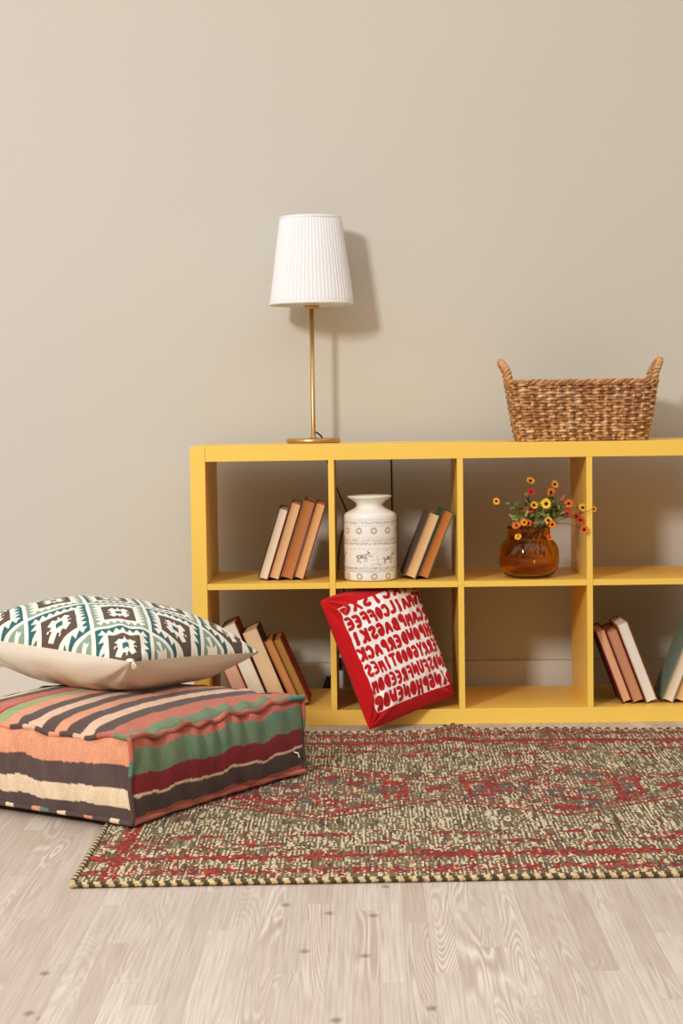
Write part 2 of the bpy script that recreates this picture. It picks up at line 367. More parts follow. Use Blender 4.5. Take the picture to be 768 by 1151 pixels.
# ------------------------------------------------------------------ white ceramic vase
def ceramic():
    root=thing('ceramic_vase','tall white ceramic vase with brown printed motifs on the upper shelf','vase',(.488,.082,Z1))
    prof=[(.0,.0),(.060,.0),(.0685,.002),(.0725,.006),(.0735,.014),(.0737,.05),(.0737,.1),(.0737,.15),(.0735,.176),(.0725,.182),(.068,.1865),(.055,.193),(.044,.1985),(.0375,.203),(.0362,.208),(.038,.2125),(.045,.219),(.054,.2245),(.0605,.229),(.0613,.232),(.0603,.234),(.0575,.2335),(.049,.228),(.040,.2205),(.0335,.213),(.0325,.207),(.034,.200),(.045,.190),(.06,.18),(.068,.17),(.069,.01),(.0,.008)]
    # resample densely
    P=[]
    for a,b in zip(prof[:-1],prof[1:]):
        n=max(1,int(math.hypot(b[0]-a[0],b[1]-a[1])/.0007)) if (a[0]>.07 or b[0]>.07) and a[1]<.19 else max(1,int(math.hypot(b[0]-a[0],b[1]-a[1])/.003))
        for k in range(n): P.append((a[0]+(b[0]-a[0])*k/n,a[1]+(b[1]-a[1])*k/n))
    P.append(prof[-1]); seg=640
    v,f=lathe(P,seg)
    V=np.array(v); th=np.arctan2(V[:,1],V[:,0])+PI; s=th*.0737; z=V[:,2]; r=np.hypot(V[:,0],V[:,1])
    out=(r>.0725)|((r>.05)&(z>.18)&(z<.2))
    ink=np.zeros(len(V)); C=2*PI*.0737
    def dots(zc,n,rad=.0010):
        p=C/n; q=(s+.5*p)%p-.5*p
        return sstep(rad+.0005,rad-.0002,np.hypot(q,z-zc))
    def line(zc,w,amt,sd):
        j=zc+.0008*(fbm(s*60,s*0,sd)-.45)
        return sstep(w+.0007,w-.0001,np.abs(z-j))*amt*(fbm(s*220,z*900,sd+1)>.36)
    for zc in (.1705,.1535,.0905,.1215): ink=np.maximum(ink,dots(zc,54)*.8)
    for zc,w,a in ((.164,.0006,.8),(.160,.0009,.55),(.116,.0006,.6),(.112,.0018,.35),(.1065,.0007,.8),(.1030,.0006,.75),(.0375,.0008,.9),(.0335,.0006,.5),(.030,.0008,.5),(.0265,.0006,.45)): ink=np.maximum(ink,line(zc,w,a,int(zc*1e4)))
    for zc in (.140,.0145):
        n=11; p=C/n; q=(s+.5*p)%p-.5*p; rr=np.hypot(q,z-zc); an=np.arctan2(z-zc,q)
        ring=sstep(.0022,.0010,np.abs(rr-.0076))*(np.cos(an*12)>-.35)
        inner=sstep(.0008,.0003,np.abs(rr-.0048))*.7
        ink=np.maximum(ink,np.maximum(ring,inner)*.95)
    # frieze of small walking animals and grass strokes
    n=6; p=C/n; q=(s+.3*p)%p-.5*p; kk=np.floor((s+.3*p)/p)
    jz=.064+.003*np.sin(kk*2.3)
    fr=np.zeros(len(V))
    def stroke(x0,z0,x1,z1,w):
        dx,dz=x1-x0,z1-z0; t=np.clip(((q-x0)*dx+(z-jz-z0)*dz)/(dx*dx+dz*dz),0,1)
        d=np.hypot(q-x0-dx*t,z-jz-z0-dz*t); return sstep(w+.0009,w-.0001,d)
    for a in ((-.014,.006,.012,.008,.0006),(-.014,.006,-.017,.001,.0006),(-.013,.004,-.014,-.012,.0007),(-.009,.003,-.009,-.011,.0006),(.008,.004,.007,-.012,.0007),(.012,.004,.013,-.011,.0006),(-.012,-.001,.009,.0005,.0005),(.012,.008,.018,.015,.0008),(.018,.015,.022,.012,.0006),(.017,.015,.016,.020,.0005),(-.003,.002,.002,.004,.0020),(.019,.0135,.020,.0130,.0016)): fr=np.maximum(fr,stroke(*a))
    scr=(np.abs(fbm(s*70,z*110,14)-.47)<.018)*(np.abs(z-.066)<.022)*(vnoise(s*30,z*30,6)>.45)
    ink=np.maximum(ink,scr*.6); ink=np.maximum(ink,fr*(fbm(s*260,z*260,4)>.26)*.95)
    gr=sstep(.0008,.0002,np.abs(((s*1.0)%.0052)-.0026+.0008*np.sin(z*900)))*sstep(.0006,0,np.abs(z-.041)-.0035*vnoise(s*190,s*0,8))*.6
    ink=np.maximum(ink,gr)
    ink*=out
    base=LA((242,238,231)); col=base[None]*(1-ink[:,None])+LA((104,60,42))[None]*ink[:,None]
    mesh_obj('body',v,f,M['ceramic'],root,col=col)
ceramic()

# ------------------------------------------------------------------ amber glass vase
gv=thing('glass_vase','round amber glass vase holding small daisies on the upper shelf','vase',(.9285,.096,Z1))
prof=[(0,.0005),(.045,.0),(.058,.002),(.070,.010),(.079,.023),(.0835,.040),(.0843,.058),(.0825,.078),(.077,.092),(.069,.1015),(.0615,.106),(.0595,.110),(.0595,.134),(.0603,.140),(.0596,.1425),(.0575,.143),(.0562,.1415),(.0560,.134),(.0560,.112),(.057,.106),(.064,.098),(.0725,.089),(.078,.076),(.0798,.058),(.079,.041),(.0745,.0255),(.066,.0145),(.055,.009),(.04,.0075),(0,.0075)]
v,f=lathe([tuple(p) for p in prof],128); gb=mesh_obj('body',v,f,M['glass'],gv)

# ------------------------------------------------------------------ flowers
def ortho(n):
    n=Vector(n).normalized(); a=n.cross(Vector((0,0,1)))
    if a.length<.1: a=n.cross(Vector((1,0,0)))
    a.normalize(); return n,a,n.cross(a)
def flower(tip,rad,c1,c2,cc,label,face=(0,-1,.25),npet=10,leaves=(),bend=(0,0,.02),kind='daisy',base=None,grp='wildflower stems in the amber vase'):
    tip=Vector(tip); bx,by,bz=(.9285,.096,.505)
    a=random.uniform(0,2*PI); rr=random.uniform(.01,.035)
    foot=Vector((bx+.066*math.cos(a),by+.066*math.sin(a),.452+.01*rr))
    dirx=(tip-Vector((bx,by,bz))); nk=Vector((bx+max(-.042,min(.042,dirx.x*.5)),by+max(-.035,min(.035,dirx.y*.4)),.535))
    if base: nk=Vector(base)
    mid=(nk+tip)/2+Vector(bend)
    root=thing('flower_stem',label,'flower',foot,0,grp)
    path=smooth_path([foot-foot,(nk-foot),(mid-foot),(tip-foot)],28)
    v,f=tube(path,lambda t:.0012-.0005*t,6); mesh_obj('stem',v,f,M['leaf'],root,col=np.tile(LA((92,70,52)) if kind!='spike' else LA((110,84,70)),(len(v),1)))
    n,ax,ay=ortho(Vector(face)+Vector((random.uniform(-.25,.25),0,random.uniform(-.15,.15))))
    T_=tip-foot
    if kind=='daisy':
        pet=MB()
        for k in range(npet):
            w=2*PI*k/npet+random.uniform(-.08,.08); d=ax*math.cos(w)+ay*math.sin(w); s=n.cross(d); L=rad*random.uniform(.9,1.05); wd=L*.27
            rows=[]
            for i,(u,ww) in enumerate(((.12,.35),(.35,.85),(.62,1.0),(.85,.75),(1.0,.3))):
                for q in (-1,0,1):
                    rows.append(T_+d*(L*u)+s*(wd*ww*q)+n*(.0022*(1-abs(q))+.004*u*u-.002))
            cc_=[LA(c2) if i//3<=1 else LA(c1) for i in range(15)]
            pet.add(rows,grid_faces(3,5),cc_)
        po=pet.build('petals',M['petal'],root)
        v=[];R0=rad*.33
        for i in range(5):
            ph=i/4*PI/2
            for k in range(12): v.append(T_+n*(.001+R0*.8*math.sin(ph))+(ax*math.cos(2*PI*k/12)+ay*math.sin(2*PI*k/12))*(R0*math.cos(ph)+1e-5))
        mesh_obj('flower_center',v,grid_faces(12,5,wrapu=True),M['petal'],po,col=np.tile(LA(cc),(len(v),1)))
    elif kind=='spike':
        pet=MB(); m=26
        for k in range(m):
            t=.55+.45*k/m; p=path[int(t*27)]; w=k*2.4; d=(Vector((math.cos(w),math.sin(w),.6))).normalized()
            r_=.0042*(1.15-.6*(k/m))
            vs=[];c=p+d*.004
            for i in range(4):
                ph=-PI/2+PI*i/3
                for j in range(6): vs.append(c+Vector((math.cos(2*PI*j/6)*math.cos(ph),math.sin(2*PI*j/6)*math.cos(ph),math.sin(ph)))*r_)
            pet.add(vs,grid_faces(6,4,wrapu=True),LA(c1 if k%2 else c2))
        pet.build('blossoms',M['petal'],root)
    if leaves:
        lf=MB()
        for (t,lx,lz,L) in leaves:
            k_=random.uniform(0,6)
            p=path[int(t*27)]; d=Vector((lx,random.uniform(-.7,.2),lz)).normalized(); s=d.cross(Vector((0,-1,.3))).normalized(); nn=s.cross(d)
            g=LA(random.choice([(112,122,54),(86,98,44),(132,140,70),(98,104,52),(148,150,84)]))
            vs=[]
            for i in range(7):
                u=i/6; ww=math.sin(PI*min(1,u*1.02+.02))**.8*L*.17*(1+.45*math.sin(u*22+k_))
                for q in (-1,0,1): vs.append(p+d*(L*u)+s*(ww*q)+nn*(-.006*u*u+ (.002 if q else 0)))
            lf.add(vs,grid_faces(3,7),g)
        lf.build('foliage',M['leaf'],root)
Yl=(240,180,58); Or=(226,116,48); Rd=(204,62,42); Dk=(60,26,20); YO=(236,150,44)
def Lv(n,sx=0,lo=.45,hi=.86,L=.024):
    return [(random.uniform(lo,hi),random.uniform(-1,1)+sx,random.uniform(-.4,.9),L*random.uniform(.5,1.25)) for _ in range(int(n*3.0))]
flower((.933,.080,.661),.0125,Yl,YO,Dk,'highest yellow-orange daisy standing straight above the amber vase',face=(0,-.75,.75),leaves=Lv(6),bend=(-.004,0,0))
flower((1.002,.100,.6495),.0120,Yl,(240,196,80),Dk,'yellow daisy at the upper right of the bouquet above the pink spike',face=(.3,-.8,.4),bend=(.01,0,.01),leaves=Lv(3))
flower((.8365,.050,.6075),.0105,Yl,(238,190,90),Dk,'yellow daisy on a long stem reaching farthest left',face=(.1,-1,.1),bend=(-.012,0,.032),leaves=Lv(2,-.5,.45,.6),base=(.905,.085,.56))
flower((.9335,.070,.6305),.0120,Rd,(214,84,50),(120,30,24),'small red flower directly beneath the highest daisy',face=(0,-.8,.6),leaves=Lv(5),bend=(-.01,0,0))
flower((.9915,.090,.6285),.0140,Or,YO,Dk,'orange daisy left of the pink flower spike',face=(-.5,-.8,.3),npet=12,leaves=Lv(4))
flower((.9385,.040,.596),.0120,Yl,YO,Dk,'yellow daisy left of the large central one',face=(0,-1,.2),leaves=Lv(6,-.3))
flower((.9712,.030,.600),.0150,(244,196,66),(240,176,56),Dk,'largest yellow daisy with dark eye at the bouquet center',face=(0,-1,.15),npet=12,leaves=Lv(6))
flower((1.0385,.080,.597),.0135,Or,YO,Dk,'orange daisy right of center near the divider',face=(-.4,-.8,.3),leaves=Lv(5,.3))
flower((1.0740,.060,.586),.0120,Yl,(240,196,80),Dk,'yellow daisy in front of the yellow divider',face=(.2,-.9,.4),leaves=Lv(2,.4,.4,.6))
flower((1.0945,-.020,.586),.0085,Yl,YO,Dk,'tiny yellow daisy reaching farthest right past the divider',face=(.6,-.8,.2),bend=(.0,-.01,.004))
flower((1.0330,.070,.570),.0120,Rd,Or,(120,34,24),'red-orange flower below the orange one right of center',face=(-.1,-1,.3),leaves=Lv(6,.5,.35,.7))
flower((1.0560,.050,.563),.0110,Rd,(216,90,70),Dk,'red daisy among the right hand cluster',face=(.2,-1,.2),leaves=Lv(4,.4,.35,.7))
flower((1.0650,.040,.5535),.0120,(220,90,44),Or,Dk,'orange-red daisy under the red one at right',face=(.5,-.9,.1),leaves=Lv(3,.4,.35,.6))
flower((1.0690,-.015,.531),.0115,Or,(222,96,70),Dk,'orange daisy drooping lowest at the right',face=(0,-1,0),bend=(.006,0,.012))
flower((.9755,.020,.555),.0115,(242,196,90),YO,Dk,'pale yellow daisy with dark eye above the vase rim',face=(0,-1,.1),leaves=Lv(5))
flower((.9860,.015,.5438),.0125,Or,(238,166,60),Dk,'orange daisy with dark eye at the right of the vase rim',face=(0,-1,.1))
flower((.9107,.020,.5506),.0115,YO,Yl,Dk,'amber daisy left above the vase rim',face=(-.6,-.8,.2),leaves=Lv(4,-.5))
flower((.9217,.030,.5478),.0110,Or,YO,Dk,'small orange daisy beside the amber one at the rim',face=(.4,-1,.1),leaves=Lv(4))
flower((.8888,.025,.5414),.0130,(226,124,70),Or,(160,70,30),'orange flower resting on the left of the vase rim',face=(-.1,-.7,.7),leaves=Lv(5,-.9,.55,.9,.03))
flower((.8916,.010,.5114),.0105,Yl,YO,(200,130,40),'yellow flower hanging in front of the vase neck at left',face=(-.1,-.8,.6),base=(.890,.030,.545),bend=(0,-.012,.008))
flower((.9772,.010,.5087),.0100,Or,(222,120,70),(150,60,30),'orange flower hanging in front of the vase neck at right',face=(.1,-.8,.6),base=(.968,.030,.545),bend=(0,-.012,.008))
flower((.9300,.060,.5835),.0140,(196,84,60),(210,110,84),(120,50,40),'dull red flower in the left middle of the bouquet',face=(-.2,-1,.2),leaves=Lv(8,-.4))
flower((1.0379,.090,.6256),.012,(232,150,122),(222,128,100),Dk,'pink feathery flower spike slanting right',kind='spike',bend=(-.004,0,.004),leaves=Lv(4))

# ------------------------------------------------------------------ wicker basket
def basket():
    root=thing('wicker_basket','rectangular brown woven basket with two upright handles on the bookcase','basket',(1.0835,.178,.77))
    H=.163; rows=20
    def path_pt(s,w,d,r):
        # rounded rectangle, s in [0,1)
        a,b=w/2-r,d/2-r; segs=[('l',(a,-b-r),(a,-b-r)),]
        Lx,Ly,La=2*a,2*b,PI*r/2; P=2*Lx+2*Ly+4*La; x=s*P
        for (kind,L,q) in (('h',Lx,0),('a',La,0),('v',Ly,0),('a',La,1),('h',Lx,1),('a',La,2),('v',Ly,1),('a',La,3)):
            if x<=L:
                u=x/L
                if kind=='h': return ((-a+Lx*u,-b-r),(0,-1)) if q==0 else ((a-Lx*u,b+r),(0,1))
                if kind=='v': return ((a+r,-b+Ly*u),(1,0)) if q==0 else ((-a-r,b-Ly*u),(-1,0))
                c=[(a,-b),(a,b),(-a,b),(-a,-b)][q]; w0=-PI/2+q*PI/2+u*PI/2
                return ((c[0]+r*math.cos(w0),c[1]+r*math.sin(w0)),(math.cos(w0),math.sin(w0)))
            x-=L
        return ((-a,-b-r),(0,-1))
    m=MB(); n=756; per=23
    cols=[LA(c) for c in ((206,162,118),(186,138,94),(220,182,140),(168,120,80),(212,170,124))]
    for k in range(rows):
        t=k/(rows-1); w=.352+(.402-.352)*t**.9; d=.215+.03*t; z=.004+(H-.012)*t
        pts=[];cc=[]
        for i in range(n):
            s=i/n; (x,y),(nx,ny)=path_pt(s,w,d,.045)
            ph=2*PI*per*s+PI*k
            off=.0032*math.sin(ph)+.0012*mnoise.noise(Vector((s*60,k*3.1,1)))
            sag=.002*mnoise.noise(Vector((x*12,y*12,k*.15)))
            pts.append(Vector((x+nx*off,y+ny*off,z+sag+.0012*mnoise.noise(Vector((s*90,k*7.7,5))))))
        v,f=tube(pts,.0047,6,closed=True)
        for i in range(n):
            q=vnoise(np.array(i/14.+k*17.3),np.array(k*5.1),3); q2=vnoise(np.array(i/5.+k*7.3),np.array(k*3.1),9)
            c=cols[int(q*4.99)]*(.72+.5*float(q2))
            # twist of the strand: groove shade painted into the colour, winding round
            for j in range(6):
                g=.86+.26*math.cos(2*PI*(j/6.0)+i*.38)
                cc.append(c*g)
        m.add(v,f,cc)
    m.build('woven_body',M['wicker'],root)
    # added inner shell, its dark colour the shade inside; also the basket floor
    v=[]; nn=160
    for (w,d,z) in ((.30,.17,.004),(.345,.208,.004),(.370,.222,.08),(.394,.238,.157)):
        for i in range(nn):
            (x,y),_=path_pt(i/nn,w,d,.042); v.append((x,y,z))
    f=grid_faces(nn,4,wrapu=True); f.append(tuple(range(nn-1,-1,-1)))
    mesh_obj('shadow_shell',v,f,M['wicker'],root,col=np.tile(LA((112,74,44)),(len(v),1)))
    # braided rim: three strands
    m=MB()
    for q in range(3):
        pts=[]
        for i in range(900):
            s=i/900; (x,y),(nx,ny)=path_pt(s,.402,.246,.046); a=2*PI*(s*24+q/3)+.5*mnoise.noise(Vector((s*40,q,3)))
            o=.0042*math.cos(a); pts.append(Vector((x+nx*o,y+ny*o,H-.001+.0042*math.sin(a)+.0015*mnoise.noise(Vector((s*30,0,0))))))
        v,f=tube(pts,.0043,6,closed=True)
        cc=[cols[(q+1)%2]*(.62+.5*float(vnoise(np.array(i/9.),np.array(q*3.)))) for i in range(900) for _ in range(6)]
        m.add(v,f,cc)
    m.build('rim',M['wicker'],root)
    for sx in (-1,1):
        m=MB(); core=[]
        for i in range(61):
            a=PI*i/60; yy=-.052*math.cos(a); hh=.058*math.sin(a)**.75
            lean=.022*math.sin(a)
            core.append(Vector((sx*(.200+lean-.004*(1-math.sin(a))),yy,H-.022+hh+.022*min(1,math.sin(a)*2.5))))
        core=[Vector((sx*.190,-.050,H-.05))]+core+[Vector((sx*.190,.050,H-.05))]
        v,f=tube(core,.0082,10); m.add(v,f,LA((150,102,62)))
        for q in range(4):
            pts=[]
            for i in range(420):
                t=i/419*(len(core)-1); j=min(int(t),len(core)-2); u=t-j; p=core[j].lerp(core[j+1],u); T_=(core[j+1]-core[j]).normalized()
                a1=Vector((1,0,0)); a1=(a1-T_*a1.dot(T_)).normalized(); b1=T_.cross(a1); w=i*.22+q*PI/2
                pts.append(p+(a1*math.cos(w)+b1*math.sin(w))*.0072)
            v,f=tube(pts,.0032,6); c0=cols[(q+1)%5]
            m.add(v,f,[c0*(.8+.35*float(vnoise(np.array(i/7.),np.array(q*3.)))) for i in range(420) for _ in range(6)])
        m.build('handle',M['wicker'],root)
basket()

# ------------------------------------------------------------------ pillows
def pillow_grid(C,n,T,side,pinch=.07,pw=2.4,ex=.62,wr=.004,seed=0,rnd=0.0):
    """C = corners (P00,P10,P11,P01); returns vertices, u, v"""
    u,v=np.meshgrid(np.linspace(0,1,n),np.linspace(0,1,n)); u=u.ravel(); v=v.ravel()
    C=[np.array(c,float) for c in C]
    us=.5+(u-.5)*(1-pinch*4*v*(1-v)); vs=.5+(v-.5)*(1-pinch*4*u*(1-u))
    if rnd:
        k_=1-rnd*(np.abs(2*u-1)*np.abs(2*v-1))**7; us=.5+(us-.5)*k_; vs=.5+(vs-.5)*k_
    P=(C[0][None]*((1-us)*(1-vs))[:,None]+C[1][None]*(us*(1-vs))[:,None]+C[2][None]*(us*vs)[:,None]+C[3][None]*((1-us)*vs)[:,None])
    e1=(C[1]-C[0]+C[2]-C[3]); e2=(C[3]-C[0]+C[2]-C[1]); nn=np.cross(e1,e2); nn/=np.linalg.norm(nn)
    a=np.clip(1-np.abs(2*u-1)**pw,0,1); b=np.clip(1-np.abs(2*v-1)**pw,0,1)
    h=(a*b)**ex
    edge=np.minimum(np.minimum(u,1-u),np.minimum(v,1-v))
    # radial creases that leave the seam and the corners
    w=wr*sstep(0,.05,edge)*(sstep(.5,.12,edge)*(fbm(u*9+seed,v*9,seed)-.45)*2.2 + (fbm(u*3.5,v*3.5,seed+5)-.45)*1.6)
    for (cu,cv) in ((0,0),(1,0),(1,1),(0,1)):
        dd=np.hypot(u-cu,v-cv); an=np.arctan2(v-cv,u-cu); w=w+wr*.9*np.sin(an*14+seed+cu*3+cv)*sstep(.02,.1,dd)*sstep(.42,.12,dd)
    P=P+nn[None]*(side*(T*h+w*(h**.4)))[:,None]
    return P,u,v,nn

GL={ # blobby hand-cut capitals as strokes in a unit box
'A':[[(0,0),(.5,1),(1,0)],[(.25,.32),(.75,.32)]],
'B':[[(.1,0),(.1,1),(.8,.85),(.75,.6),(.15,.5)],[(.15,.5),(.9,.42),(.85,.1),(.1,0)]],
'C':[[(.95,.85),(.5,1),(.08,.65),(.1,.3),(.5,0),(.95,.15)]],
'D':[[(.1,0),(.1,1),(.7,.85),(.95,.5),(.7,.12),(.1,0)],[(.35,.2),(.4,.8)]],
'E':[[(.9,1),(.3,.95),(.1,.5),(.3,.05),(.9,0)],[(.15,.5),(.75,.5)]],
'F':[[(.1,0),(.15,1),(.95,.95)],[(.15,.5),(.8,.52)]],
'G':[[(.95,.9),(.45,1),(.08,.6),(.15,.2),(.55,0),(.9,.2),(.9,.45),(.55,.45)]],
'H':[[(.1,0),(.1,1)],[(.9,0),(.9,1)],[(.1,.5),(.9,.5)]],
'I':[[(.5,0),(.5,1)],[(.42,.1),(.58,.9)]],
'K':[[(.12,0),(.12,1)],[(.95,1),(.2,.48),(.95,0)]],
'L':[[(.15,1),(.12,.05),(.9,.05)]],
'M':[[(.02,0),(.15,1),(.5,.3),(.85,1),(.98,0)]],
'N':[[(.08,0),(.12,1),(.88,0),(.92,1)]],
'O':[[(.5,1),(.1,.75),(.08,.3),(.5,0),(.92,.3),(.9,.75),(.5,1)],[(.5,.3),(.5,.7)]],
'P':[[(.12,0),(.12,1),(.85,.9),(.85,.55),(.15,.45)],[(.3,.72),(.6,.72)]],
'R':[[(.12,0),(.12,1),(.85,.88),(.82,.58),(.2,.48),(.92,0)],[(.3,.72),(.6,.72)]],
'S':[[(.92,.88),(.45,1),(.1,.75),(.5,.52),(.92,.25),(.5,0),(.08,.12)]],
'T':[[(0,.95),(1,.95)],[(.5,0),(.5,.95)]],
'U':[[(.1,1),(.12,.25),(.5,0),(.88,.25),(.9,1)]],
'W':[[(0,1),(.2,0),(.5,.75),(.8,0),(1,1)]],
'X':[[(.05,0),(.95,1)],[(.05,1),(.95,0)]],
'Y':[[(.05,1),(.5,.5),(.95,1)],[(.5,.5),(.5,0)]],
}
ROWS=['RINGPHONEWOR','ENDSFUNFREEDOM','FERRYGOODTIMES','SHPOWDERPACK','RCAMPBAGSKI','SGMAILCOFFEE','BIKCISXG']
def red_cushion():
    Bc=(.478,-.132,.006); Rc=(.722,.040,.070); TR=(.590,.140,.425); TL=(.345,-.030,.350)
    root=thing('throw_cushion','red square cushion printed with reversed red lettering leaning in the bookcase','cushion',Bc)
    C=[np.array(c)-np.array(Bc) for c in (Bc,Rc,TR,TL)]
    n=430
    def fold(P):   # the top right corner is pushed back under the shelf board
        zc=.360-Bc[2]; ex=np.maximum(P[:,2]-zc,0); P=P.copy(); P[:,2]=np.minimum(P[:,2],zc)+.012*(1-np.exp(-ex/.012)); P[:,1]+=ex*1.0
        return P
    P,u,v,nn=pillow_grid(C,n,.062,1,pinch=.035,pw=3.0,ex=.55,wr=.0085,seed=3,rnd=.03); P=fold(P)
    ink=np.zeros(n*n); u0,u1,v0,v1=.088,.965,.085,.885
    wob=.006*(fbm(u*22,v*22,31)-.45)
    panel=(u>u0+wob)&(u<u1)&(v>v0+wob)&(v<v1+wob)
    rh=(v1-v0)/6.62
    rs=random.Random(5)
    for r_,txt in enumerate(ROWS):
        txt=txt[::-1]; m=len(txt); wl=(u1-u0+.01)/m
        for k,ch in enumerate(txt):
            sl=rs.uniform(-.004,.004)
            bx=u0+.014+k*wl; by=v0+.016+r_*rh+sl; w_,h_=wl*.68,rh*.68
            hw=min(w_*.295,.0155)
            sel=np.where((u>bx-.012)&(u<bx+w_+.012)&(v>by-.012)&(v<by+h_+.012)&panel)[0]
            if len(sel)==0: continue
            pu,pv=u[sel]+.004*(fbm(u[sel]*60,v[sel]*60,17)-.45),v[sel]+.004*(fbm(u[sel]*60,v[sel]*60,27)-.45); best=np.full(len(sel),9.)
            for line in GL[ch]:
                for _ in range(2):
                    if len(line)<3: break
                    ln=[line[0]] if line[0]!=line[-1] else []
                    for p_,q_ in zip(line[:-1],line[1:]): ln+=[(.75*p_[0]+.25*q_[0],.75*p_[1]+.25*q_[1]),(.25*p_[0]+.75*q_[0],.25*p_[1]+.75*q_[1])]
                    ln.append(line[-1] if line[0]!=line[-1] else ln[0]); line=ln
                for (xa,ya),(xb,yb) in zip(line[:-1],line[1:]):
                    # glyphs are printed back to front
                    ax_,ay_=bx+(1-xa)*w_,by+ya*h_; bx_,by_=bx+(1-xb)*w_,by+yb*h_
                    dx,dy=bx_-ax_,by_-ay_; t=np.clip(((pu-ax_)*dx+(pv-ay_)*dy)/(dx*dx+dy*dy+1e-9),0,1)
                    best=np.minimum(best,np.hypot(pu-ax_-dx*t,pv-ay_-dy*t))
            ink[sel]=np.maximum(ink[sel],sstep(hw+.0018,hw-.0012,best))
    red=LA((190,30,34)); red2=LA((184,34,40)); white=LA((238,231,226))
    col=np.where(panel[:,None],white[None]*(1-ink[:,None])+red2[None]*ink[:,None],red[None])
    mesh_obj('front_panel',P,grid_faces(n,n),M['cloth'],root,col=col)
    P,u,v,nn=pillow_grid(C,90,.040,-1,pinch=.03,pw=2.6,ex=.6,wr=.0035,seed=4,rnd=.03); P=fold(P)
    mesh_obj('back_panel',P,grid_faces(90,90,flip=True),M['cloth'],root,col=np.tile(red,(8100,1)))
red_cushion()

def ikat_cushion():
    F=(-.040,-.988,.322); Rr=(.214,-.530,.277); Lf=(-.510,-.630,.343); Bk=(-.268,-.210,.302)
    root=thing('throw_cushion','plump cushion with teal and brown diamond pattern lying on the striped pouf','cushion',(-.12,-.68,.225))
    o=np.array((-.12,-.68,.225)); C=[np.array(c)-o for c in (F,Rr,Bk,Lf)]
    n=460
    P,u,v,nn=pillow_grid(C,n,.112,1,pinch=.055,pw=2.5,ex=.55,wr=.0045,seed=8)
    p=.375
    s=(u*.51-.030)/.200; t=(v*.59-.045)/.226
    a1=s-np.round(s); b1=t-np.round(t); d1=np.abs(a1)+np.abs(b1)
    s2=s-.5; t2=t-.5; a2=s2-np.round(s2); b2=t2-np.round(t2); d2=np.abs(a2)+np.abs(b2)
    first=d1<d2; a=np.where(first,a1,a2); b=np.where(first,b1,b2); d=np.where(first,d1,d2)
    cream=LA((236,229,214)); teal=LA((56,104,108)); sage=LA((138,158,142)); brown=LA((98,84,74))
    col=np.tile(cream,(n*n,1))
    band=np.where(first[:,None],teal[None],sage[None])
    # saw-tooth ring: stepped both sides
    q=.118; along=(a-b)*np.sign(a*b+1e-9); tooth=np.abs(((np.where(a*b>0,a-b,a+b)/q)%1)-.5)*2
    inner=.335+.095*tooth; outer=.468
    m=(d>inner)&(d<outer); col[m]=band[m]
    # alternate band colour for the outer half of the ring
    # brown core diamond with jagged rim
    m=d<.275; col[m]=brown
    # white cross-star inside
    A,B=np.abs(a),np.abs(b); st=.020
    Aq=np.floor(A/st)*st+st*.5; Bq=np.floor(B/st)*st+st*.5
    star=((Aq<.035)&(Bq<.15))|((Bq<.035)&(Aq<.15))|((Aq+Bq<.135))|((np.abs(Aq-Bq)<.012)&(Aq<.105))
    col[star]=cream
    m=(A+B<.052); col[m]=teal
    # fold the pattern edge in a thin pale line
    mesh_obj('patterned_front',P,grid_faces(n,n),M['cloth'],root,col=col)
    P,u,v,nn=pillow_grid(C,140,.108,-1,pinch=.055,pw=2.8,ex=.55,wr=.004,seed=9)
    P[:,2]=np.maximum(P[:,2],.0005+.0*P[:,2])
    mesh_obj('plain_back',P,grid_faces(140,140,flip=True),M['cotton'],root)
    # piping seam and the small thread tassel at the near corner
    m=MB()
    f0=Vector(F)-Vector(o)+Vector((.004,.002,0))
    for k in range(7):
        w=k*.9; e=f0+Vector((.004*math.cos(w)+.004,.003*math.sin(w)-.004,-.013-.002*(k%3))); m.add(*tube(smooth_path([f0,(f0+e)/2+Vector((.002*math.cos(w),-.003,.001)),e],8),.0009,5))
    m.build('tassel',M['cotton'],root)
ikat_cushion()

